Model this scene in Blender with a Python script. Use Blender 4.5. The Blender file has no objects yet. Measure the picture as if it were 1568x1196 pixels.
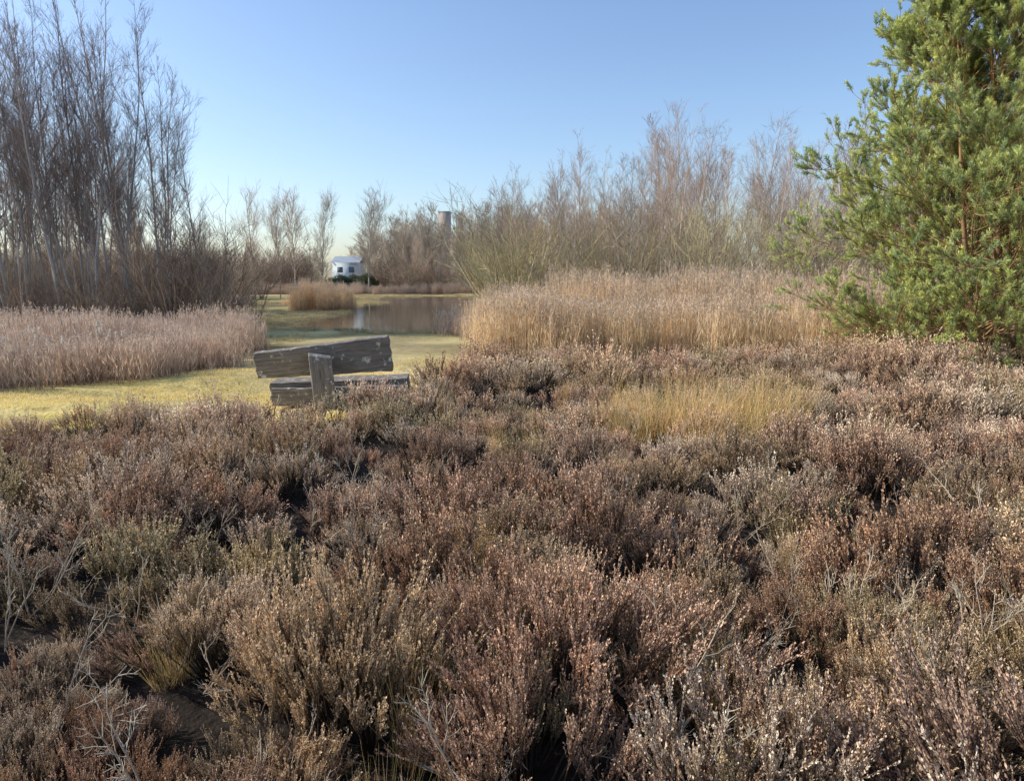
import bpy, math, numpy as np
from mathutils import Vector
S=bpy.context.scene
S.view_settings.view_transform='Standard'; S.view_settings.look='None'; S.view_settings.exposure=0
R=np.random.default_rng(7)
Z=np.array([0,0,1.0])
# ---------------------------------------------------------------- helpers
def nrm(v): return v/np.maximum(np.linalg.norm(v,axis=-1,keepdims=True),1e-9)
def perp(D,rng): return nrm(np.cross(D,rng.normal(size=D.shape)))
def sm(a,b,x):
    t=np.clip((x-a)/(b-a),0,1); return t*t*(3-2*t)
def vnoise(x,y,s,seed=0):
    x=np.asarray(x,float)/s+1000; y=np.asarray(y,float)/s+1000
    xi=np.floor(x);yi=np.floor(y);fx=x-xi;fy=y-yi;fx=fx*fx*(3-2*fx);fy=fy*fy*(3-2*fy)
    def h(a,b):
        v=np.sin(a*127.1+b*311.7+seed*74.7)*43758.5453; return v-np.floor(v)
    return (h(xi,yi)*(1-fx)+h(xi+1,yi)*fx)*(1-fy)+(h(xi,yi+1)*(1-fx)+h(xi+1,yi+1)*fx)*fy
def grow(P,D,L,Rr,n,up,jit,rng,rt=0.25):
    P=np.array(P,float);D=nrm(np.array(D,float));N=len(P)
    L=np.broadcast_to(np.asarray(L,float),(N,)); Rr=np.broadcast_to(np.asarray(Rr,float),(N,))
    up=np.broadcast_to(np.asarray(up,float),(N,))[:,None]
    pts=[P];ds=[D];rs=[Rr]
    for i in range(n):
        D=nrm(D+Z*up/n+rng.normal(size=D.shape)*jit)
        P=P+D*(L/n)[:,None]
        pts.append(P);ds.append(D);rs.append(Rr*(1-(1-rt)*(i+1)/n))
    return dict(p=np.stack(pts,1),d=np.stack(ds,1),r=np.stack(rs,1),L=L)
def kids(b,k,t0,t1,a0,a1,rng,lcut=0):
    N,m=b['p'].shape[:2]; n=m-1
    t=rng.uniform(t0,t1,(N,k)); f=t*n; i=np.minimum(f.astype(int),n-1); w=(f-i)[...,None]
    ii=np.arange(N)[:,None]
    P=b['p'][ii,i]*(1-w)+b['p'][ii,i+1]*w
    D=nrm(b['d'][ii,i+1]); r=b['r'][ii,i]
    a=rng.uniform(a0,a1,(N,k))[...,None]
    Dn=nrm(D*np.cos(a)+perp(D,rng)*np.sin(a))
    L=np.broadcast_to(b['L'][:,None],(N,k))
    out=[P.reshape(-1,3),Dn.reshape(-1,3),r.reshape(-1),t.reshape(-1),L.reshape(-1)]
    if lcut>0:
        kk=rng.uniform(0,1,N*k)<out[4]/lcut; out=[q[kk] for q in out]
    return out
class MB:
    def __init__(s): s.v=[];s.f=[];s.c=[];s.n=0
    def add(s,V,F,C):
        s.v.append(V);s.f.append(F+s.n);s.c.append(C);s.n+=len(V)
    def tube(s,b,c0,c1,sides=3,vary=0.15,rng=R):
        p=b['p'];r=b['r'];d=b['d'];N,m=p.shape[:2]
        ref=np.where(np.abs(d[...,0:1])>0.9,np.array([0,1.0,0]),np.array([1.0,0,0]))
        u=nrm(np.cross(d,ref));v=np.cross(d,u)
        a=np.arange(sides)*2*math.pi/sides
        ring=p[:,:,None]+r[:,:,None,None]*(np.cos(a)[:,None]*u[:,:,None]+np.sin(a)[:,None]*v[:,:,None])
        idx=np.arange(N*m*sides).reshape(N,m,sides)
        A=idx[:,:-1];B=idx[:,1:]
        F=np.stack([A,np.roll(A,-1,2),np.roll(B,-1,2),B],-1).reshape(-1,4)
        t=np.linspace(0,1,m)[None,:,None,None]
        C=np.array(c0)*(1-t)+np.array(c1)*t
        C=C*(1+rng.uniform(-vary,vary,(N,1,1,1)))*(1+rng.uniform(-vary,vary,(N,m,1,1))*.6)
        C=np.broadcast_to(C,(N,m,sides,3)).reshape(-1,3)
        s.add(ring.reshape(-1,3),F,C)
    def dia(s,P,D,L,W,C,rng=R,vary=0.2,side=None):
        N=len(P);L=np.broadcast_to(L,(N,))[:,None];W=np.broadcast_to(W,(N,))[:,None]
        S_=perp(D,rng) if side is None else side
        V=np.stack([P,P+D*L*.45+S_*W/2,P+D*L,P+D*L*.45-S_*W/2],1).reshape(-1,3)
        F=np.arange(N*4).reshape(N,4)
        C=np.broadcast_to(np.array(C),(N,3))*(1+rng.uniform(-vary,vary,(N,1)))
        s.add(V,F,np.repeat(C,4,0))
    def mesh(s,name,mat,smooth=False):
        V=np.concatenate(s.v);F=np.concatenate(s.f);C=np.concatenate(s.c)
        me=bpy.data.meshes.new(name)
        me.vertices.add(len(V));me.vertices.foreach_set('co',V.astype(np.float32).ravel())
        me.loops.add(F.size);me.loops.foreach_set('vertex_index',F.astype(np.int32).ravel())
        me.polygons.add(len(F));me.polygons.foreach_set('loop_start',(np.arange(len(F))*4).astype(np.int32))
        if smooth: me.polygons.foreach_set('use_smooth',np.ones(len(F),bool))
        me.update(calc_edges=True)
        a=me.color_attributes.new('Col','FLOAT_COLOR','POINT')
        a.data.foreach_set('color',np.concatenate([np.clip(C,0,1),np.ones((len(C),1))],1).astype(np.float32).ravel())
        me.materials.append(mat);return me
def obj(name,me,loc=(0,0,0),rot=(0,0,0),sc=(1,1,1),parent=None):
    o=bpy.data.objects.new(name,me);o.location=loc;o.rotation_euler=rot;o.scale=sc
    S.collection.objects.link(o)
    if parent:o.parent=parent
    return o
def coll(name,meshes):
    c=bpy.data.collections.new(name)
    for i,m in enumerate(meshes):
        c.objects.link(bpy.data.objects.new('%s_part_%02d'%(name,i),m))
    return c
def scatter(name,c,nvar,P,rot,scl,idx=None):
    P=np.asarray(P,float);N=len(P)
    if idx is None: idx=R.integers(0,nvar,N)
    me=bpy.data.meshes.new(name);me.vertices.add(N)
    me.vertices.foreach_set('co',P.astype(np.float32).ravel())
    for nm,a in (('rot',rot),('scl',scl)):
        t=me.attributes.new(nm,'FLOAT_VECTOR','POINT');t.data.foreach_set('vector',np.asarray(a,np.float32).ravel())
    t=me.attributes.new('idx','INT','POINT');t.data.foreach_set('value',np.asarray(idx,np.int32))
    o=obj(name,me)
    ng=bpy.data.node_groups.new(name+'_scatter','GeometryNodeTree')
    ng.interface.new_socket('Geometry',in_out='INPUT',socket_type='NodeSocketGeometry')
    ng.interface.new_socket('Geometry',in_out='OUTPUT',socket_type='NodeSocketGeometry')
    n=ng.nodes;l=ng.links
    gi=n.new('NodeGroupInput');go=n.new('NodeGroupOutput')
    ci=n.new('GeometryNodeCollectionInfo');ci.inputs['Collection'].default_value=c
    ci.inputs['Separate Children'].default_value=True;ci.inputs['Reset Children'].default_value=True
    ip=n.new('GeometryNodeInstanceOnPoints');ip.inputs['Pick Instance'].default_value=True
    def at(nm,ty):
        q=n.new('GeometryNodeInputNamedAttribute');q.data_type=ty;q.inputs['Name'].default_value=nm;return q.outputs['Attribute']
    e=n.new('FunctionNodeEulerToRotation')
    l.new(at('rot','FLOAT_VECTOR'),e.inputs[0])
    l.new(gi.outputs[0],ip.inputs['Points']);l.new(ci.outputs[0],ip.inputs['Instance'])
    l.new(at('idx','INT'),ip.inputs['Instance Index']);l.new(e.outputs[0],ip.inputs['Rotation'])
    l.new(at('scl','FLOAT_VECTOR'),ip.inputs['Scale']);l.new(ip.outputs[0],go.inputs[0])
    m=o.modifiers.new('scatter','NODES');m.node_group=ng
    return o
def rz(N,tilt=0.08,rng=R):
    return np.stack([rng.normal(0,tilt,N),rng.normal(0,tilt,N),rng.uniform(0,6.283,N)],1)
def uni(s): return np.repeat(np.asarray(s)[:,None],3,1)
def inpoly(x,y,poly):
    r=np.zeros(np.shape(x),bool);n=len(poly)
    for i in range(n):
        x1,y1=poly[i];x2,y2=poly[(i+1)%n]
        if y1==y2: continue
        c=((y1>y)!=(y2>y))&(x<(x2-x1)*(y-y1)/(y2-y1)+x1)
        r^=c
    return r
def sdist(x,y,poly):
    d=np.full(np.shape(x),1e9);n=len(poly)
    for i in range(n):
        a=np.array(poly[i],float);b=np.array(poly[(i+1)%n],float);e=b-a
        t=np.clip(((x-a[0])*e[0]+(y-a[1])*e[1])/(e@e),0,1)
        d=np.minimum(d,np.hypot(x-a[0]-t*e[0],y-a[1]-t*e[1]))
    return np.where(inpoly(x,y,poly),-d,d)
# ---------------------------------------------------------------- materials
def newmat(name):
    m=bpy.data.materials.new(name);m.use_nodes=True
    m.node_tree.nodes.clear();return m,m.node_tree.nodes,m.node_tree.links
def ramp(n,stops):
    r=n.new('ShaderNodeValToRGB');e=r.color_ramp.elements
    e[0].position=stops[0][0];e[0].color=(*stops[0][1],1);e[1].position=stops[-1][0];e[1].color=(*stops[-1][1],1)
    for p,c in stops[1:-1]:
        q=e.new(p);q.color=(*c,1)
    return r
def mul(n,l,a,b,fac=1.0,bt='MULTIPLY'):
    m=n.new('ShaderNodeMix');m.data_type='RGBA';m.blend_type=bt;m.inputs[0].default_value=fac
    l.new(a,m.inputs[6]);l.new(b,m.inputs[7]);return m.outputs[2]
def veg(name,tints,trans=0.3,rough=0.7,spec=0.2):
    m,n,l=newmat(name)
    at=n.new('ShaderNodeAttribute');at.attribute_name='Col'
    oi=n.new('ShaderNodeObjectInfo')
    k=len(tints);rp=ramp(n,[(i/(k-1),t) for i,t in enumerate(tints)])
    l.new(oi.outputs['Random'],rp.inputs[0])
    c=mul(n,l,at.outputs['Color'],rp.outputs[0])
    o=n.new('ShaderNodeOutputMaterial')
    if spec<=0:
        p=n.new('ShaderNodeBsdfDiffuse');l.new(c,p.inputs['Color'])
    else:
        p=n.new('ShaderNodeBsdfPrincipled');p.inputs['Roughness'].default_value=rough
        p.inputs['Specular IOR Level'].default_value=spec
        l.new(c,p.inputs['Base Color'])
    if trans>0:
        t=n.new('ShaderNodeBsdfTranslucent');l.new(c,t.inputs['Color'])
        mx=n.new('ShaderNodeMixShader');mx.inputs[0].default_value=trans
        l.new(p.outputs[0],mx.inputs[1]);l.new(t.outputs[0],mx.inputs[2]);l.new(mx.outputs[0],o.inputs[0])
    else: l.new(p.outputs[0],o.inputs[0])
    return m
M_heath=veg('heather_mat',[(0.66,.64,.60),(1.22,1.14,1.03),(.95,.93,.90),(1.4,1.30,1.16),(.82,.79,.76)],.12,.75,0)
M_reed=veg('reed_mat',[(.75,.75,.75),(1.1,1.05,1),(.95,.95,.95),(1.2,1.15,1.1)],.3,.6,0)
M_grass=veg('grass_mat',[(.7,.75,.7),(1.15,1.1,1.05),(1,1,1),(1.25,1.15,1.05)],.3,.6,0)
M_bark=veg('bark_mat',[(.75,.75,.75),(1.2,1.12,1.05),(.95,.98,1)],0,.8,spec=0)
M_pine=veg('pine_needle_mat',[(.75,.85,.95),(1.15,1.1,.9),(1,1,1),(1.3,1.2,.9)],.35,.5,.3)
# ---------------------------------------------------------------- terrain
POND=[(0,31),(-5.5,32),(-9.5,35),(-10.8,41),(-10.6,50),(-12.3,55),(-12,62),(-11,66),(-13,72),(-14.5,84),(-5,87),(-3.5,70),(-1.5,60),(-0.5,45),(0.7,33)]
def pond_d(x,y): return sdist(x,y,POND)+(vnoise(x,y,3,3)-.5)*1.6
def edge(x):
    x=np.asarray(x,float)
    e=np.interp(x,[-12,-6,-4.6,-3.7,-3.0,-2.1,-1.7,-1.4,-1.0,.5,4,12],[7.4,7.9,8.8,8.7,8.6,9.0,9.1,10.4,12.6,13.4,14.2,14.0])
    return e+(vnoise(x,0*x,.7,9)-.5)*.6
def hgt(x,y):
    x=np.asarray(x,float);y=np.asarray(y,float)
    b=-.5*sm(11,30,y)-.15*sm(5,9,-x)*sm(9,13,y)
    b=b+(vnoise(x,y,1.9,1)-.5)*.22*sm(16,11,y)+(vnoise(x,y,.6,2)-.5)*.04*sm(40,0,y)+(vnoise(x,y,9,5)-.5)*.12
    b=np.maximum(b,-.57)
    far=sm(95,300,y); b=b*(1-far)+far*(-.3)
    d=pond_d(x,y);t=sm(0,3,d)
    return np.where(d>0,-.62*(1-t)+b*t,-.62-np.minimum(1,-d*.35))
ya=np.concatenate([-np.geomspace(1500,8,24),np.arange(-7.5,20,.22),np.arange(20,95,.55),np.geomspace(95,2500,45)])
xh=np.concatenate([np.arange(.17,16,.34),np.geomspace(16.2,2500,46)])
xa=np.concatenate([-xh[::-1],xh])
X,Y=np.meshgrid(xa,ya);Hh=hgt(X,Y)
nx,ny=len(xa),len(ya)
V=np.stack([X,Y,Hh],-1).reshape(-1,3)
I=np.arange(nx*ny).reshape(ny,nx)
F=np.stack([I[:-1,:-1],I[:-1,1:],I[1:,1:],I[1:,:-1]],-1).reshape(-1,4)
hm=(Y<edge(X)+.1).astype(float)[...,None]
n1=vnoise(X,Y,2.2,11)[...,None];n2=vnoise(X,Y,.8,12)[...,None];n3=vnoise(X,Y,5,13)[...,None];n4=vnoise(X,Y*.35,1.3,14)[...,None]
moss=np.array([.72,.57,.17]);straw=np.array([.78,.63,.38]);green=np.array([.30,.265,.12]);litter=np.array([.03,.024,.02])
nearg=moss*(1-n2*.75)+straw*n2*.75
farg=green*(1-n3*.7)+straw*n3*.4+moss*.2*n1
farg=farg*(.65+.7*n4)
k=sm(11.5,17,Y+0*X)[...,None]
gc=nearg*(1-k)+farg*k
gc=gc*(.65+.6*n1)
dd=pond_d(X,Y)[...,None]
mud=np.array([.15,.125,.09]);gc=np.where(dd<.6,mud,gc)
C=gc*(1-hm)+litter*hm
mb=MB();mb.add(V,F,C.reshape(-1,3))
m,n,l=newmat('ground_mat')
at=n.new('ShaderNodeAttribute');at.attribute_name='Col'
tc=n.new('ShaderNodeNewGeometry')
no=n.new('ShaderNodeTexNoise');no.inputs['Scale'].default_value=3.5;no.inputs['Detail'].default_value=8;no.inputs['Roughness'].default_value=.75
l.new(tc.outputs['Position'],no.inputs['Vector'])
rp=ramp(n,[(.3,(.5,.48,.42)),(.5,(1,1,1)),(.72,(1.35,1.3,1.2))]);l.new(no.outputs[0],rp.inputs[0])
c=mul(n,l,at.outputs['Color'],rp.outputs[0])
p=n.new('ShaderNodeBsdfPrincipled');p.inputs['Roughness'].default_value=.95;p.inputs['Specular IOR Level'].default_value=.1
l.new(c,p.inputs['Base Color'])
n5=n.new('ShaderNodeTexNoise');n5.inputs['Scale'].default_value=18;n5.inputs['Detail'].default_value=6
l.new(tc.outputs['Position'],n5.inputs['Vector'])
bp=n.new('ShaderNodeBump');bp.inputs['Strength'].default_value=.6;bp.inputs['Distance'].default_value=.06
l.new(n5.outputs[0],bp.inputs['Height']);l.new(bp.outputs[0],p.inputs['Normal'])
o=n.new('ShaderNodeOutputMaterial');l.new(p.outputs[0],o.inputs[0])
obj('ground',mb.mesh('ground',m,True))
# water
m,n,l=newmat('water_mat')
p=n.new('ShaderNodeBsdfPrincipled');p.inputs['Base Color'].default_value=(.12,.10,.07,1);p.inputs['Roughness'].default_value=.05;p.inputs['IOR'].default_value=1.33
g=n.new('ShaderNodeNewGeometry');no=n.new('ShaderNodeTexNoise');no.inputs['Scale'].default_value=2.5;no.inputs['Detail'].default_value=3
l.new(g.outputs['Position'],no.inputs['Vector'])
bp=n.new('ShaderNodeBump');bp.inputs['Strength'].default_value=.15;bp.inputs['Distance'].default_value=.03
l.new(no.outputs[0],bp.inputs['Height']);l.new(bp.outputs[0],p.inputs['Normal'])
o=n.new('ShaderNodeOutputMaterial');l.new(p.outputs[0],o.inputs[0])
mb=MB();mb.add(np.array([[-20,28,-.6],[5,28,-.6],[5,92,-.6],[-20,92,-.6]],float),np.array([[0,1,2,3]]),np.ones((4,3))*.1)
obj('pond_water',mb.mesh('pond_water',m))
# ---------------------------------------------------------------- heather
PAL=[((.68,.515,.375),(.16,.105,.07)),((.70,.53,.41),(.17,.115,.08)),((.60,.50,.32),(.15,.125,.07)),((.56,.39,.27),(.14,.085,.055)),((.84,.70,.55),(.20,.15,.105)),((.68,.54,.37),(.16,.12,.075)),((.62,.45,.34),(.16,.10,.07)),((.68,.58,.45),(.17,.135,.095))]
def heather_mesh(i,lod):
    rng=np.random.default_rng(100+i+50*lod);mb=MB()
    tip,low=map(np.array,PAL[i%8])
    ns=(30,26,22)[lod]
    a=rng.uniform(0,6.283,ns);s=rng.uniform(0,1,ns)**.6*.85
    D=np.stack([np.cos(a)*np.sin(s),np.sin(a)*np.sin(s),np.cos(s)],1)
    P=np.stack([np.cos(a)*.08*s,np.sin(a)*.08*s,0*a],1)
    b1=grow(P,D,rng.uniform(.30,.44,ns)*(1-.15*s),rng.uniform(.003,.0055,ns),4,.3,.09,rng,.5)
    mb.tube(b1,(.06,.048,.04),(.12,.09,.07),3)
    P,D,r,t,L=kids(b1,(8,7,6)[lod],.62,1,.1,.55,rng)
    b2=grow(P,D,rng.uniform(.06,.17,len(P))*(.6+.6*t),.002,3,.5,.06,rng,.5)
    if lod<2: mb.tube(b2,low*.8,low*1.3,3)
    sets=[(b2,(48,22,12)[lod])]
    if lod<2:
        P,D,r,t,L=kids(b2,(2,1)[lod],.1,.7,.3,.7,rng)
        b3=grow(P,D,rng.uniform(.03,.07,len(P)),.0012,2,.8,.06,rng,.6)
        sets.append((b3,(14,8)[lod]))
    sz=(1,1.5,2.2)[lod]
    for b,k in sets:
        P,D,r,t,L=kids(b,k,.05,1.0,.2,.8,rng)
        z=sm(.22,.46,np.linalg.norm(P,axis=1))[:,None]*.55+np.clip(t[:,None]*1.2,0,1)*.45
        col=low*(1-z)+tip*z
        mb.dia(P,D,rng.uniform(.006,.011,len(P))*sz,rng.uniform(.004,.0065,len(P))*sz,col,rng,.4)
    return mb.mesh('heather_%d_%d'%(i,lod),M_heath)
NH=8
HC=[coll('heather_clumps_%d'%L,[heather_mesh(i,L) for i in range(NH)]) for L in (0,1,2)]
sp=.66
cx,cy=np.meshgrid(np.arange(-13,17,sp),np.arange(.2,15,sp*.87))
cx=cx+(np.arange(cx.shape[0])%2)[:,None]*sp/2
cx=(cx+R.uniform(-.26,.26,cx.shape)).ravel();cy=(cy+R.uniform(-.26,.26,cy.shape)).ravel()
k=(cy<edge(cx)-.1)&(np.abs(cx)<cy*.85+2.6)&(cx<12.5)
cx,cy=cx[k],cy[k];nc=len(cx)
cs=(.46+.66*vnoise(cx,cy,1.3,21)+.2*vnoise(cx,cy,3,22))*R.uniform(.70,1.30,nc)
cs*=1+.2*sm(10,12.5,cy)*sm(1,4,cx)
cs*=1-.22*sm(.9,0,edge(cx)-cy)*(cx<0)
cs=np.clip(cs,.45,1.4)
ci_=(np.floor(vnoise(cx,cy,1.6,23)*NH+R.normal(0,1.6,nc))%NH).astype(int)
ci_=np.where((cy>5.5)&(R.uniform(0,1,nc)<.35),R.choice([0,3,6,1,5],nc),ci_)
KB=5
ph=R.uniform(0,6.283,(nc,1))+np.arange(KB)[None]*6.283/(KB-1)+R.normal(0,.3,(nc,KB))
rr=R.uniform(.15,.27,(nc,KB))*cs[:,None]**.5;rr[:,0]=.02
gx=(cx[:,None]+rr*np.cos(ph)).ravel();gy=(cy[:,None]+rr*np.sin(ph)).ravel()
th=(rr*1.7+R.normal(0,.05,rr.shape)).ravel();phi=ph.ravel()
sc=(cs[:,None]*np.where(rr<.05,1.1,.84)*R.uniform(.82,1.15,rr.shape)).ravel()
idx=np.where(R.uniform(0,1,nc*KB)<.75,np.repeat(ci_,KB),R.integers(0,NH,nc*KB))
rot=np.stack([0*th,th,phi],1)
fx=R.uniform(-12,12,360);fy=R.uniform(.6,13.5,360);k=(fy<edge(fx))&(np.abs(fx)<fy*.85+2.6);fx,fy=fx[k],fy[k]
ex=np.array([-1.75,-1.45,-2.05,-3.55,-1.2,-1.05,-3.2,-2.45,-2.75,-1.55,-4.1]);ey=np.array([8.6,8.9,8.45,8.5,9.5,10.1,8.3,8.5,8.35,8.4,8.6])
ax=np.concatenate([fx,ex]);ay=np.concatenate([fy,ey]);asx=np.concatenate([R.uniform(.4,.7,len(fx)),[1.2,1.1,.9,.7,.95,1.0,.75,.72,.7,1.15,.7]])
gx=np.concatenate([gx,ax]);gy=np.concatenate([gy,ay]);sc=np.concatenate([sc,asx]);idx=np.concatenate([idx,R.integers(0,NH,len(ax))]);rot=np.concatenate([rot,rz(len(ax),.14)])
for L,kk in ((0,gy<3.4),(1,(gy>=3.4)&(gy<7)),(2,gy>=7)):
    N=kk.sum()
    scatter('heather',HC[L],NH,np.stack([gx,gy,hgt(gx,gy)-.03],1)[kk],rot[kk],np.stack([sc*.95,sc*.95,sc*R.uniform(.92,1.15,len(sc))],1)[kk],idx[kk])
def twig_mesh(i):
    rng=np.random.default_rng(200+i);mb=MB();ns=3
    a=rng.uniform(0,6.283,ns);s=rng.uniform(.1,.7,ns)
    D=np.stack([np.cos(a)*np.sin(s),np.sin(a)*np.sin(s),np.cos(s)],1)
    b=grow(np.zeros((ns,3)),D,rng.uniform(.3,.5,ns),.0042,6,.4,.16,rng,.4)
    mb.tube(b,(.30,.24,.18),(.50,.42,.32),4)
    P,D,r,t,L=kids(b,5,.4,1,.4,.9,rng);b2=grow(P,D,L*rng.uniform(.15,.32,len(P)),.0022,4,.3,.18,rng,.4);mb.tube(b2,(.46,.40,.30),(.56,.50,.38))
    P,D,r,t,L=kids(b2,4,.3,1,.4,.9,rng);b3=grow(P,D,L*.4,.0014,3,.2,.15,rng,.4);mb.tube(b3,(.50,.44,.33),(.58,.52,.40))
    return mb.mesh('dead_twig_%d'%i,M_bark)
TC=coll('dead_twigs_set',[twig_mesh(i) for i in range(5)])
N=140;y=R.uniform(1.6,11,N);x=R.uniform(-.75,.8,N)*y
x=np.concatenate([x,[.55,.62,1.25,.35]]);y=np.concatenate([y,[2.5,2.7,3.2,2.0]]);k=y<edge(x);x,y=x[k],y[k]
scatter('dead_twigs',TC,5,np.stack([x,y,hgt(x,y)+.06],1),rz(len(x),.35),uni(R.uniform(.6,1.2,len(x))))
# ---------------------------------------------------------------- grasses
def grass_mesh(i,nb,rad,hgtm,w,cols,seed,lean=.5):
    rng=np.random.default_rng(seed+i);mb=MB()
    a=rng.uniform(0,6.283,nb);r=rad*np.sqrt(rng.uniform(0,1,nb))
    P=np.stack([r*np.cos(a),r*np.sin(a),0*a-.01],1)
    D=nrm(np.stack([rng.normal(0,lean,nb)+np.cos(a)*r/rad*lean,rng.normal(0,lean,nb)+np.sin(a)*r/rad*lean,np.ones(nb)],1))
    b=grow(P,D,rng.uniform(.4,1,nb)*hgtm,w,3,-.5*lean,.08,rng,.15)
    sd=perp(D,rng)[:,None,:];p=b['p'];ww=b['r'][...,None]
    Vv=np.stack([p-sd*ww,p+sd*ww],2);Nn,mm=p.shape[:2]
    ix=np.arange(Nn*mm*2).reshape(Nn,mm,2)
    Ff=np.stack([ix[:,:-1,0],ix[:,:-1,1],ix[:,1:,1],ix[:,1:,0]],-1).reshape(-1,4)
    cc=np.array(cols)[rng.integers(0,len(cols),Nn)]*rng.uniform(.8,1.2,(Nn,1))
    mb.add(Vv.reshape(-1,3),Ff,np.repeat(cc,mm*2,0))
    return mb.mesh('grass_%d'%(seed+i),M_grass)
G1=coll('short_grass_set',[grass_mesh(i,260,.34,.05,.003,[(.80,.66,.26),(.68,.58,.20),(.86,.70,.38),(.88,.74,.44)],300,.7) for i in range(4)])
def region(n,x0,x1,y0,y1,f):
    x=R.uniform(x0,x1,n);y=R.uniform(y0,y1,n);k=f(x,y);return x[k],y[k]
REEDL=[(-5.4,15.2),(-7.4,11.0),(-14,9.2),(-26,10),(-30,25),(-9,25),(-7.3,21)]
REEDR=[(-.55,15.8),(3,15.2),(9,15.2),(20,16),(24,30),(-.9,29),(-.9,20)]
x,y=region(2200,-11,2.5,7,17,lambda x,y:(y>edge(x)-.3)&~inpoly(x,y,REEDL)&~inpoly(x,y,REEDR)&(R.uniform(0,1,len(x))<1.3-y/16)&(vnoise(x,y,.9,77)>.3))
scatter('grass',G1,4,np.stack([x,y,hgt(x,y)],1),rz(len(x),.05),uni(R.uniform(.7,1.3,len(x))))
G2=coll('rough_grass_set',[grass_mesh(i,150,.35,.26,.006,[(.48,.41,.22),(.38,.34,.17),(.60,.50,.31),(.64,.54,.35)],320,.5) for i in range(4)])
x,y=region(4200,-22,4,10.5,92,lambda x,y:(y>edge(x)+1)&(pond_d(x,y)>.2)&~inpoly(x,y,REEDL)&~inpoly(x,y,REEDR)&((pond_d(x,y)<2.5)|(vnoise(x,y*.5,2.2,31)>.5)))
scatter('rough_grass',G2,4,np.stack([x,y,hgt(x,y)],1),rz(len(x),.05),uni(R.uniform(.3,1.0,len(x))*sm(6,22,y)+.15))
G3=[grass_mesh(i,230,.26,.88,.0028,[(.72,.49,.21),(.80,.58,.29),(.66,.50,.24),(.44,.42,.15),(.72,.50,.25)],340,.28) for i in range(3)]
G3c=coll('moor_grass_set',G3)
x=np.array([1.1,1.5,1.9,2.35,2.8,2.1,2.6,1.7,3.1,2.4,2.0,3.3,1.4]);y=np.array([8.5,8.2,8.0,8.0,8.2,8.6,8.7,8.9,8.5,7.6,7.4,9.0,9.2])
scatter('moor_grass_tussock',G3c,3,np.stack([x,y,hgt(x,y)+.02],1),rz(len(x),.10),uni(R.uniform(.65,1.12,len(x))))
N=60;y=R.uniform(1.8,12,N);x=R.uniform(-.75,.8,N)*y;k=y<edge(x);x,y=x[k],y[k]
scatter('straw_grass_wisps',G3c,3,np.stack([x,y,hgt(x,y)],1),rz(len(x),.15),np.stack([.3+0*x,.3+0*x,R.uniform(.4,.65,len(x))],1))
# ---------------------------------------------------------------- reeds
def reed_mesh(i,cols,plume,seed,ns=70,pl=.75):
    rng=np.random.default_rng(seed+i);mb=MB()
    a=rng.uniform(0,6.283,ns);r=.45*np.sqrt(rng.uniform(0,1,ns))
    P=np.stack([r*np.cos(a),r*np.sin(a),0*a],1)
    D=nrm(np.stack([rng.normal(.03,.05,ns),rng.normal(0,.05,ns),np.ones(ns)],1))
    L=rng.uniform(.5,1.0,ns)
    b=grow(P,D,L,.0045,4,0,.022,rng,.45);c=np.array(cols[0])
    mb.tube(b,c*.8,c*1.05,3,.35,rng)
    Pk,Dk,_,t,_=kids(b,3,.15,.9,.2,.5,rng)
    mb.dia(Pk,Dk,rng.uniform(.12,.28,len(Pk)),.013,cols[1],rng,.3)
    s=(rng.uniform(0,1,ns)<pl)&(L>.7)
    T=b['p'][s,-1];n_=len(T)
    if n_:
        T=np.repeat(T,9,0)+np.stack([0*np.arange(n_*9),0*np.arange(n_*9),rng.uniform(-.06,.09,n_*9)],1)
        Dp=nrm(np.stack([rng.normal(.3,.3,len(T)),rng.normal(0,.3,len(T)),rng.uniform(0,1.2,len(T))],1))
        mb.dia(T,Dp,rng.uniform(.04,.08,len(T)),.014,plume,rng,.3)
    return mb.mesh('reed_%d'%(seed+i),M_reed)
RG=coll('golden_reeds',[reed_mesh(i,[(.80,.61,.39),(.86,.68,.45)],(.60,.49,.38),400) for i in range(5)])
RB=coll('grey_reeds',[reed_mesh(i,[(.64,.50,.39),(.66,.53,.42)],(.60,.50,.42),420,70,.35) for i in range(5)])
def reeds(name,c,poly,n,h0,h1,f=None):
    a=np.array(poly);x,y=region(n,a[:,0].min(),a[:,0].max(),a[:,1].min(),a[:,1].max(),lambda x,y:inpoly(x+(vnoise(x,y,1,5)-.5)*.5,y+(vnoise(x,y,1,6)-.5)*.8,poly))
    h=(h0+(h1-h0)*vnoise(x,y,2,41))*R.uniform(.75,1.18,len(x))
    scatter(name,c,5,np.stack([x,y,hgt(x,y)-.05],1),rz(len(x),.04),np.stack([1+0*x,1+0*x,h],1))
reeds('golden_reed_bed',RG,[(-.55,15.8),(3,15.2),(9,15.2),(14,15.6),(16,22),(-.9,22)],560,1.2,1.55)
reeds('golden_reed_bed',RG,[(-.9,22),(1,22),(2,31),(-.9,30)],50,1.5,1.8)
reeds('golden_reed_bed',RG,[(1,22),(16,22),(20,31),(2,31)],560,1.65,2.3)
reeds('grey_reed_bed',RB,[(-5.4,15.2),(-7.4,11.0),(-14,9.2),(-26,10),(-26,15),(-7,17)],750,.65,1.0)
reeds('grey_reed_bed',RB,[(-7,17),(-26,15),(-30,25),(-9,25),(-7.3,21)],900,.85,1.3)
reeds('pond_reed_clump',RG,[(-14.8,50),(-11.6,50),(-11.2,53),(-12.4,57),(-15.5,56)],110,1.5,2.0)
reeds('pond_reed_clump',RG,[(-17.5,58),(-14.5,59),(-15,64),(-20,63)],60,.5,.8)
reeds('far_reed_belt',RB,[(-45,94),(0,93),(2,98),(-45,101)],700,.8,1.7)
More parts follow.
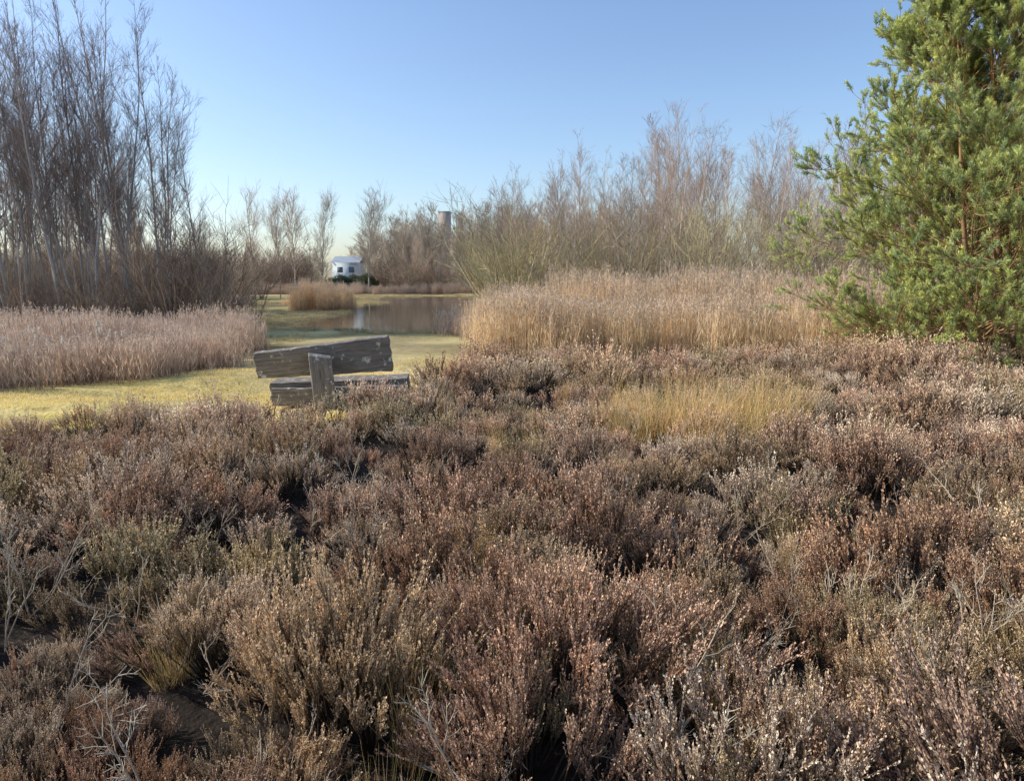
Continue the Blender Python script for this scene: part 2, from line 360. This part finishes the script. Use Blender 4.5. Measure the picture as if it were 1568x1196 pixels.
reeds('pond_reed_clump',RG,[(-1.9,58),(-.2,50),(1.5,60),(-1,72),(-3,70)],120,.9,1.5)
reeds('grey_reed_bed',RB,[(-3.2,30),(-1.2,24),(-.9,31),(-1.2,38),(-2.2,36)],80,.7,1.2)
reeds('grey_reed_bed',RB,[(-36,40),(-18,44),(-19,58),(-38,60)],350,.7,1.3)
def cattail(i):
    rng=np.random.default_rng(460+i);mb=MB();ns=3
    P=np.stack([rng.uniform(-.4,.4,ns),rng.uniform(-.4,.4,ns),0*np.zeros(ns)],1)
    b=grow(P,nrm(np.stack([rng.normal(0.12,.14,ns),rng.normal(0,.08,ns),np.ones(ns)],1)),rng.uniform(.8,1.2,ns),.005,5,0,.05,rng,.6)
    mb.tube(b,(.4,.32,.22),(.45,.37,.26))
    t=rng.uniform(-.10,.01,(ns,120));P=b['p'][:,-1][:,None]+b['d'][:,-1][:,None]*t[...,None]
    P=P.reshape(-1,3);D=nrm(rng.normal(size=P.shape));mb.dia(P,D,rng.uniform(.012,.034,len(P)),.014,(.82,.77,.68),rng,.15)
    return mb.mesh('cattail_%d'%i,M_reed)
CC=coll('cattail_set',[cattail(i) for i in range(5)])
x=-6-4.8*R.uniform(0,1,30)**.8;y=11.9+(-x-6)*-.25+R.uniform(0,3.4,30)+1.2*(x>-7.5)
scatter('cattail_seed_heads',CC,5,np.stack([x,y,hgt(x,y)],1),rz(len(x),.06),uni(R.uniform(.75,1.1,len(x))))
# ---------------------------------------------------------------- bare trees
def bare(i,H,nb,spread,kind,seed,k2=7,k3=5,t0=.25,tw=.006,tr_r=.0050,ang=(.5,.95),up=.55,pexp=.8,fork=0):
    rng=np.random.default_rng(seed+i);mb=MB()
    if kind=='birch': bk0,bk1=(.46,.44,.41),(.36,.31,.28);tc=(.29,.235,.21)
    elif kind=='red': bk0,bk1=(.70,.67,.62),(.52,.44,.38);tc=(.40,.31,.255)  # pale birch bark, with woodland tones also lightened to suggest distance haze
    elif kind=='grey': bk0,bk1=(.32,.28,.23),(.38,.33,.27);tc=(.44,.38,.31)  # far trees: aerial haze painted in as lighter bark and twig colours
    P0=np.zeros((1,3));D0=np.array([[rng.normal(0,.05),rng.normal(0,.05),1]])
    tr=grow(P0,D0,H,H*tr_r,14,.15,.035,rng,.10)
    mb.tube(tr,bk0,bk1,6,.25,rng)
    P,D,r,t,L=kids(tr,nb,t0,.985,ang[0],ang[1],rng)
    prof=np.clip(1.06-t,0.03,1)**pexp*np.clip((t-t0)*2.2+.35,0,1)
    b1=grow(P,D,np.maximum(H*spread*prof*rng.uniform(.35,1.35,len(P)),H*.03),np.maximum(r*.48,tw*1.3),6,up,.085,rng,.3)
    mb.tube(b1,bk1,tc,4,.2,rng)
    P,D,r,t,L=kids(b1,k2,.25,1,.35,.8,rng,H*spread*.5)
    b2=grow(P,D,L*rng.uniform(.25,.55,len(P)),np.maximum(r*.55,tw),4,.35,.09,rng,.4)
    mb.tube(b2,tc,tc,3,.25,rng)
    P,D,r,t,L=kids(b2,k3,.2,1,.3,.8,rng,H*spread*.18)
    b3=grow(P,D,L*rng.uniform(.5,.9,len(P)),tw*.6,2,.2,.10,rng,.5)
    mb.tube(b3,tc,tc,3,.3,rng)
    return mb.mesh('%s_tree_%d'%(kind,i),M_bark)
def shrub(i,H,kind,seed,ns=16,k1=8,k2=6,tw=.006,spr=.55):
    rng=np.random.default_rng(seed+i);mb=MB()
    cols={'yel':((.38,.33,.18),(.46,.40,.23)),'brn':((.21,.165,.13),(.31,.24,.185)),'gry':((.30,.255,.195),(.40,.335,.26))}[kind]
    a=rng.uniform(0,6.283,ns);s=rng.uniform(.05,spr,ns)
    D=np.stack([np.cos(a)*np.sin(s),np.sin(a)*np.sin(s),np.cos(s)],1)
    P=np.stack([np.cos(a)*.3*s,np.sin(a)*.3*s,0*a],1)
    b=grow(P,D,H*rng.uniform(.55,1,ns),H*.006,6,.2,.09,rng,.2);mb.tube(b,cols[0],cols[1],4,.5,rng)
    P,D,r,t,L=kids(b,k1,.15,1,.3,.9,rng)
    b2=grow(P,D,L*rng.uniform(.2,.42,len(P)),np.maximum(r*.5,tw),3,.35,.12,rng,.4);mb.tube(b2,cols[1],cols[1],3,.5,rng)
    P,D,r,t,L=kids(b2,k2,.15,1,.3,.9,rng)
    b3=grow(P,D,L*rng.uniform(.35,.7,len(P)),tw*.65,2,.15,.14,rng,.5);mb.tube(b3,cols[1],cols[1],3,.5,rng)
    return mb.mesh('%s_shrub_%d'%(kind,i),M_bark)
BT=[bare(i,13.5,50,.23,'birch',500,7,5,.28,.0062,.0050,(.45,.85),.6,.75) for i in range(8)]
pts=[(-23.8,34,13),(-22.3,33,13),(-21.0,35,13.4),(-20.4,31.5,12.6),(-19.4,34,13),(-18.6,32,13),(-17.6,31.5,13.6),(-17.2,35,14.4),(-16.4,31.5,12.8),(-16.1,34,12.4),(-15.2,33,11),(-14.6,31.5,9.8),(-13.9,34,9),(-13.4,31,7.8),(-22.9,30,11.6),(-19.9,29.5,11.4),(-21.6,31,12.4),(-18.1,30,12),(-24.6,31,12),(-17.9,33.4,13.2),(-20.2,33,13.1),(-15.7,31.2,11.6),(-23.3,31.8,12.5)]
for j,(x,y,h) in enumerate(pts):
    s=h*1.06/13.5;obj('birch_tree' if j==0 else 'birch_tree.%03d'%j,BT[j%8],(x,y,float(hgt(x,y))-.1),(R.normal(0,.03),R.normal(0,.03),R.uniform(0,6.28)),(s*.95,s*.95,s))
BC=coll('birch_grove_set',BT)
N=190;x=R.uniform(-44,-14,N);y=R.uniform(31,54,N);k=(x<-14.5-(y-31)*.47);x,y=x[k],y[k]
h=R.uniform(.7,1.05,len(x))*np.interp(x/y,[-.62,-.5,-.42],[1.03,.98,.70])
scatter('birch_grove',BC,8,np.stack([x,y,hgt(x,y)-.1],1),rz(len(x),.04),np.stack([h*.9,h*.9,h],1))
RT=[bare(i,12,38,.27,'red',540,7,4,.2,.0085,.0062,(.45,.9),.5,.7) for i in range(7)]
RC=coll('woodland_birches',RT)
N=190;x=R.uniform(-1,48,N);y=R.uniform(44,74,N);k=(x>-1+(y-44)*.02)
x,y=x[k],y[k];h=np.interp(x/y,[-.02,.04,.12,.2,.28,.4,.8],[.72,.88,.92,1.08,1.12,1.06,1.05])*(1+(y-50)*.010)*R.uniform(.62,1.08,len(x))
scatter('birch_woodland',RC,7,np.stack([x,y,hgt(x,y)-.1],1),rz(len(x),.05),np.stack([h*.9,h*.9,h],1))
SY=coll('willow_set',[shrub(i,4.6,'yel',600,14,8,5,.010,.75) for i in range(3)]+[shrub(i,4.6,'gry',610,14,8,5,.010,.75) for i in range(3)])
N=120;x=R.uniform(-.3,36,N);y=R.uniform(33,54,N)
h=R.uniform(.6,1.45,N)
scatter('willow_thicket',SY,6,np.stack([x,y,hgt(x,y)-.1],1),rz(N,.08),uni(h))
x=np.array([-.9,.2,-1.2,-.4,-3.5,-4.5,-2.6]);y=np.array([44,42,56,63,90,93,86.]);
scatter('willow_thicket',SY,6,np.stack([x,y,hgt(x,y)-.1],1),rz(len(x),.05),uni(np.array([.9,1,1,1.2,1.5,1.5,1.5])),R.integers(0,3,len(x)))
SB=coll('understory_set',[shrub(i,3.6,'brn',630,14,8,5,.008,.8) for i in range(4)])
N=110;x=R.uniform(-38,-12.2,N);y=R.uniform(27.5,42,N);k=x<-11-(y-28)*.35;x,y=x[k],y[k]
scatter('undergrowth',SB,4,np.stack([x,y,hgt(x,y)-.1],1),rz(len(x),.05),uni(R.uniform(.4,.95,len(x))))
x=np.array([-11.3,-11.8,-12.4,-10.9,-12.9,-13.3]);y=np.array([28,30,29,31,31,29.]);
scatter('undergrowth',SB,4,np.stack([x,y,hgt(x,y)-.1],1),rz(len(x),.05),uni(np.array([.8,1.1,1.3,.7,1.5,1.4])))
SG=coll('far_shrub_set',[shrub(i,5,'gry',650,14,8,5,.018,.75) for i in range(3)]+[shrub(i,5,'brn',655,14,8,5,.018,.75) for i in range(2)])
N=180;x=R.uniform(-75,-2,N);y=R.uniform(98,122,N);k=~((x/y>-.262)&(x/y<-.185));x,y=x[k],y[k]
scatter('far_thicket',SG,5,np.stack([x,y,hgt(x,y)-.1],1),rz(len(x),.05),uni(R.uniform(.6,1.3,len(x))))
N=60;x=R.uniform(-48,-23,N);y=R.uniform(58,86,N);k=x/y<-.325;x,y=x[k],y[k]
scatter('far_thicket',SG,5,np.stack([x,y,hgt(x,y)-.1],1),rz(len(x),.05),uni(R.uniform(.6,1.1,len(x))))
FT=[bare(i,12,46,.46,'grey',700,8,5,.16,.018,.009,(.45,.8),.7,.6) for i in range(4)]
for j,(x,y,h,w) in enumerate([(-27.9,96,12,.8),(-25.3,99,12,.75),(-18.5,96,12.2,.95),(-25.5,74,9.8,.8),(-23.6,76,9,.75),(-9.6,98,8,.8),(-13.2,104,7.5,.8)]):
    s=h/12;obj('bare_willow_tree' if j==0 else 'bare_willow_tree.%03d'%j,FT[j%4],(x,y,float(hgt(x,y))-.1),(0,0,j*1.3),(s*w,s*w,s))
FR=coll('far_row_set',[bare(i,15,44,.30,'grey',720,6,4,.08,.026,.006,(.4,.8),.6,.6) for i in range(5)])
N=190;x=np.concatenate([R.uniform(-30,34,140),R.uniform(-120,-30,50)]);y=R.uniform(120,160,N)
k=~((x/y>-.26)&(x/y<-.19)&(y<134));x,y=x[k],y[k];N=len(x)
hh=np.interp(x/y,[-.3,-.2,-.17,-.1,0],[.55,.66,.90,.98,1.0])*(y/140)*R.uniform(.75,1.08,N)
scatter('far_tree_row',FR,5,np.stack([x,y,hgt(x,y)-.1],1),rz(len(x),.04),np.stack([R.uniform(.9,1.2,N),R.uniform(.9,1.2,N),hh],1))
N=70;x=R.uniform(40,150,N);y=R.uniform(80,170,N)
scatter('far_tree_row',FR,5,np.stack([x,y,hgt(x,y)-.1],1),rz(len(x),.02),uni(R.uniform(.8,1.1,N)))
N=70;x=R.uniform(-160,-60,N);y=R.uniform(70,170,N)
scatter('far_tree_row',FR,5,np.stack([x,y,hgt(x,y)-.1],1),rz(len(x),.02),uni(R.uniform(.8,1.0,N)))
SP=[bare(i,1.6,16,.35,'red',760,5,3,.2,.002) for i in range(3)]
for j,(x,y,s) in enumerate([(.8,14.9,1.1),(-3.75,9.3,.62),(-3.9,9.6,.5),(1.6,14.6,.7),(-1.0,13.5,.6)]):
    obj('birch_sapling' if j==0 else 'birch_sapling.%03d'%j,SP[j%3],(x,y,float(hgt(x,y))),(0,0,j),(s,s,s))
def leafy(i,H,col):
    rng=np.random.default_rng(800+i);mb=MB();N=9000
    D=nrm(rng.normal(size=(N,3)));D[:,2]=np.abs(D[:,2]);r=rng.uniform(.6,1,N)**.5*(.8+.25*vnoise(D[:,0]*3,D[:,1]*3+D[:,2]*2,.7,3))
    P=D*r[:,None]*np.array([H*.75,H*.75,H]);mb.dia(P,nrm(D+rng.normal(size=D.shape)),.16,.1,col,rng,.4)
    return mb.mesh('leafy_%d'%i,M_pine)
LM=leafy(0,3.0,(.09,.12,.07))
for j,(x,y,s) in enumerate([(-22.9,101,.85),(-20,102,.9),(-25,103,.7),(-21.5,103,.85)]):
    obj('evergreen_shrub' if j==0 else 'evergreen_shrub.%03d'%j,LM,(x,y,-.5),(0,0,j*2),(s,s,s))
# ---------------------------------------------------------------- scots pine
def tuft(i):
    rng=np.random.default_rng(900+i);mb=MB();n_=95
    b=grow(np.zeros((1,3)),[[0,0,1]],.20,.005,4,0,.05,rng,.6);mb.tube(b,(.26,.17,.09),(.40,.28,.13),4)
    P,D,r,t,L=kids(b,n_,.15,1,.4,1.0,rng)
    old=np.array([.28,.34,.17]);new=np.array([.60,.66,.28])
    mb.dia(P,D,rng.uniform(.05,.085,n_),.0085,old*(1-t[:,None])+new*t[:,None],rng,.25)
    return mb.mesh('pine_shoot_%d'%i,M_pine)
PC=coll('pine_shoots_set',[tuft(i) for i in range(5)])
def pine(name,x0,y0,H,rad,seed,nb):
    rng=np.random.default_rng(seed);mb=MB()
    par=bpy.data.objects.new(name,None);S.collection.objects.link(par);par.location=(x0,y0,float(hgt(x0,y0))-.05)
    P0=np.array([[0,0,0],[.3,.1,.1],[-.25,.1,.1]]);D0=np.array([[0,0,1],[.22,.1,1],[-.2,-.05,1]])
    tr=grow(P0,D0,np.array([H,H*.93,H*.9]),np.array([.10,.06,.06]),14,.2,.03,rng,.12)
    mb.tube(tr,(.20,.14,.10),(.42,.24,.11),8,.2,rng)
    P,D,r,t,L=kids(tr,nb,.02,.98,.95,1.45,rng)
    prof=np.interp(t,[0,.1,.3,.6,.8,1],[.98,1.08,1.02,.80,.55,.22])
    b1=grow(P,D,rad*prof*rng.uniform(.55,1.10,len(P)),np.maximum(r*.35,.010),8,np.interp(t,[0,.15,.4],[.05,.3,.5]),.06,rng,.25)
    mb.tube(b1,(.34,.22,.12),(.42,.29,.14),5,.2,rng)
    P,D,r,t,L=kids(b1,11,.25,1,.45,1.0,rng)
    b2=grow(P,D,L*rng.uniform(.14,.34,len(P)),.007,5,.5,.08,rng,.5);mb.tube(b2,(.34,.24,.13),(.40,.28,.14),4,.2,rng)
    P,D,r,t,L=kids(b2,4,.3,1,.4,.9,rng)
    b3=grow(P,D,np.clip(L*.45,.08,.32),.005,3,.5,.08,rng,.6);mb.tube(b3,(.34,.24,.13),(.40,.28,.14),3,.2,rng)
    obj('trunk_and_branches',mb.mesh('pine_wood',M_bark,True),parent=par)
    Pt=np.concatenate([b1['p'][:,-1],b2['p'][:,-1],b2['p'][:,-2],b3['p'][:,-1],tr['p'][:,-1]])
    Dt=np.concatenate([b1['d'][:,-1],b2['d'][:,-1],b2['d'][:,-2],b3['d'][:,-1],tr['d'][:,-1]])
    Dt=nrm(Dt+Z*.3+rng.normal(size=Dt.shape)*.25)
    th=np.arccos(np.clip(Dt[:,2],-1,1));ph=np.arctan2(Dt[:,1],Dt[:,0])
    s=scatter('needle_shoots',PC,5,Pt,np.stack([0*th,th,ph],1),uni(rng.uniform(.8,1.3,len(Pt))))
    s.parent=par;print('pine shoots',len(Pt))
pine('scots_pine_tree',8.8,13.4,7.6,2.95,31,74)
pine('scots_pine_tree.001',13.5,17.5,6.0,2.6,32,34)
# ---------------------------------------------------------------- bench
m,n,l=newmat('weathered_wood')
tc=n.new('ShaderNodeTexCoord');mp=n.new('ShaderNodeMapping');mp.inputs['Scale'].default_value=(1.2,14,14)
l.new(tc.outputs['Object'],mp.inputs[0])
n1_=n.new('ShaderNodeTexNoise');n1_.inputs['Scale'].default_value=2.6;n1_.inputs['Detail'].default_value=8;n1_.inputs['Roughness'].default_value=.7
l.new(mp.outputs[0],n1_.inputs['Vector'])
r1=ramp(n,[(.25,(.05,.042,.036)),(.45,(.17,.145,.12)),(.62,(.27,.235,.20)),(.8,(.42,.38,.33))]);l.new(n1_.outputs[0],r1.inputs[0])
n2_=n.new('ShaderNodeTexNoise');n2_.inputs['Scale'].default_value=11;n2_.inputs['Detail'].default_value=5;l.new(tc.outputs['Object'],n2_.inputs['Vector'])
r2=ramp(n,[(.60,(0,0,0)),(.68,(1,1,1))]);l.new(n2_.outputs[0],r2.inputs[0])
mx=n.new('ShaderNodeMix');mx.data_type='RGBA';l.new(r2.outputs[0],mx.inputs[0]);l.new(r1.outputs[0],mx.inputs[6]);mx.inputs[7].default_value=(.55,.55,.48,1)
p=n.new('ShaderNodeBsdfPrincipled');p.inputs['Roughness'].default_value=.85;l.new(mx.outputs[2],p.inputs['Base Color'])
bp=n.new('ShaderNodeBump');bp.inputs['Strength'].default_value=.7;bp.inputs['Distance'].default_value=.015;l.new(n1_.outputs[0],bp.inputs['Height']);l.new(bp.outputs[0],p.inputs['Normal'])
o=n.new('ShaderNodeOutputMaterial');l.new(p.outputs[0],o.inputs[0]);M_wood=m
import bmesh
def beam(name,size,loc,rot,parent,seed,taper=0,jag=.008,topcut=0):
    bm=bmesh.new();bmesh.ops.create_cube(bm,size=1)
    bmesh.ops.subdivide_edges(bm,edges=[e for e in bm.edges if abs((e.verts[0].co-e.verts[1].co).x)>.5],cuts=24)
    bmesh.ops.subdivide_edges(bm,edges=[e for e in bm.edges if abs((e.verts[0].co-e.verts[1].co).z)>.5],cuts=5)
    for v in bm.verts:
        u=v.co.x*2
        v.co.x*=size[0];v.co.y*=size[1];v.co.z*=size[2]*(1+taper*u)
        if topcut and v.co.x>size[0]*.4: v.co.x+=topcut*v.co.y/size[1]
        q=v.co.x*9+seed*3
        v.co.z+=(math.sin(q)*.5+math.sin(q*2.7+1)*.5)*jag
        v.co.y+=(math.sin(q*1.9+v.co.z*20)*.5)*jag
        if abs(u)>.99: v.co.x+=math.sin(v.co.z*40+seed)*jag*1.5
    me=bpy.data.meshes.new(name);bm.to_mesh(me);bm.free();me.materials.append(M_wood)
    o=obj(name,me,loc,rot,parent=parent)
    b=o.modifiers.new('bevel','BEVEL');b.width=.012;b.segments=2;b.limit_method='ANGLE';b.angle_limit=math.radians(50)
    return o
pb=bpy.data.objects.new('park_bench',None);S.collection.objects.link(pb);pb.location=(-2.5,9.8,-.04)
ra=math.radians
beam('backrest',(1.80,.11,.42),(-.02,.05,.69),(ra(12),ra(-5.2),ra(3)),pb,1,.17,.007)
beam('seat',(1.88,.42,.26),(.10,.50,.24),(ra(2),ra(-1.6),ra(3)),pb,2,0,.007)
beam('seat_rear_beam',(1.80,.12,.24),(.12,.22,.17),(0,ra(-1.2),ra(3)),pb,5,0,.008)
beam('post',(.90,.28,.36),(.03,-.22,.32),(ra(90),ra(-94),ra(16)),pb,3,0,.006,.06)
beam('bracket',(.50,.14,.14),(.05,.08,.12),(0,0,ra(93)),pb,4,0,.006)
# ---------------------------------------------------------------- buildings
def flat(name,c1,c2=None,scale=1,brick=False):
    m,n,l=newmat(name);p=n.new('ShaderNodeBsdfPrincipled');p.inputs['Roughness'].default_value=.8
    g=n.new('ShaderNodeNewGeometry')
    no=n.new('ShaderNodeTexNoise');no.inputs['Scale'].default_value=scale;no.inputs['Detail'].default_value=5;l.new(g.outputs['Position'],no.inputs['Vector'])
    r=ramp(n,[(.3,c1),(.7,c2 or tuple(a*.8 for a in c1))]);l.new(no.outputs[0],r.inputs[0]);l.new(r.outputs[0],p.inputs['Base Color'])
    o=n.new('ShaderNodeOutputMaterial');l.new(p.outputs[0],o.inputs[0]);return m
M_br=flat('brick_mat',(.52,.43,.38));M_gl=flat('window_mat',(.16,.20,.24));M_wh=flat('white_wall',(.76,.85,.90));M_rf=flat('roof_mat',(.36,.42,.48))  # brick colour is muted to carry the haze of distance
def box(name,x0,x1,y0,y1,z0,z1,mat,par):
    V=np.array([[x,y,z] for z in (z0,z1) for x,y in ((x0,y0),(x1,y0),(x1,y1),(x0,y1))],float)
    Fq=np.array([[3,2,1,0],[4,5,6,7],[0,1,5,4],[1,2,6,5],[2,3,7,6],[3,0,4,7]])
    mb=MB();mb.add(V,Fq,np.ones((8,3))*.5);return obj(name,mb.mesh(name,mat),parent=par)
e=bpy.data.objects.new('brick_apartment_building',None);S.collection.objects.link(e)
box('walls',-26,7,260,274,-1,15,M_br,e);box('stair_tower',-25.2,-21.4,259.5,266,-1,23.2,M_br,e);box('tower_cap',-25.4,-21.2,259.3,266.2,23.2,23.6,M_rf,e)
for fl in range(5):
    for q in range(8):
        box('window',-19.5+q*2.4,-18.1+q*2.4,259.93,260.05,1+fl*2.7,2.5+fl*2.7,M_gl,e)
e=bpy.data.objects.new('white_house',None);S.collection.objects.link(e)
box('walls',-29.7,-25.3,124,130,-1,3.9,M_wh,e)
V=np.array([[-29.9,123.7,3.9],[-25.1,123.7,3.9],[-25.1,130.3,3.9],[-29.9,130.3,3.9],[-29.9,127,5.0],[-25.1,127,5.0]],float)
mb=MB();mb.add(V,np.array([[0,1,5,4],[2,3,4,5]]),np.ones((6,3))*.5);obj('roof',mb.mesh('roof',M_rf),parent=e)
for q in range(2): box('window',-28.9+q*1.9,-28.0+q*1.9,123.93,124.05,2.3,3.2,M_gl,e)
# ---------------------------------------------------------------- light
AZ,EL=math.radians(-82),math.radians(30)
s=Vector((math.sin(AZ)*math.cos(EL),math.cos(AZ)*math.cos(EL),math.sin(EL)))
L_=bpy.data.lights.new('sun','SUN');L_.energy=5;L_.angle=math.radians(.5);L_.color=(1,.93,.81)
o=bpy.data.objects.new('sun',L_);o.rotation_euler=s.to_track_quat('Z','Y').to_euler();o.location=(-20,10,30);S.collection.objects.link(o)
w=bpy.data.worlds.new('World');S.world=w;w.use_nodes=True
nt=w.node_tree;bg=nt.nodes['Background'];sk=nt.nodes.new('ShaderNodeTexSky');sk.sky_type='NISHITA';sk.sun_disc=False
sk.sun_elevation=EL;sk.sun_rotation=AZ%(2*math.pi);sk.air_density=1.0;sk.dust_density=1.1;sk.ozone_density=2.0
mm=nt.nodes.new('ShaderNodeMix');mm.data_type='RGBA';mm.blend_type='MULTIPLY';mm.inputs[0].default_value=1;mm.inputs[7].default_value=(1.2,1.25,1.36,1)
nt.links.new(sk.outputs[0],mm.inputs[6]);nt.links.new(mm.outputs[2],bg.inputs[0]);bg.inputs[1].default_value=.15
# ---------------------------------------------------------------- camera
cd=bpy.data.cameras.new('camera');cd.lens=26;cd.sensor_width=36;cd.clip_end=6000;cd.clip_start=.05
co=bpy.data.objects.new('camera',cd);co.location=(0,0,1.75);co.rotation_euler=(math.radians(90-8.8),0,0);S.collection.objects.link(co);S.camera=co
print('heather instances',len(gx))
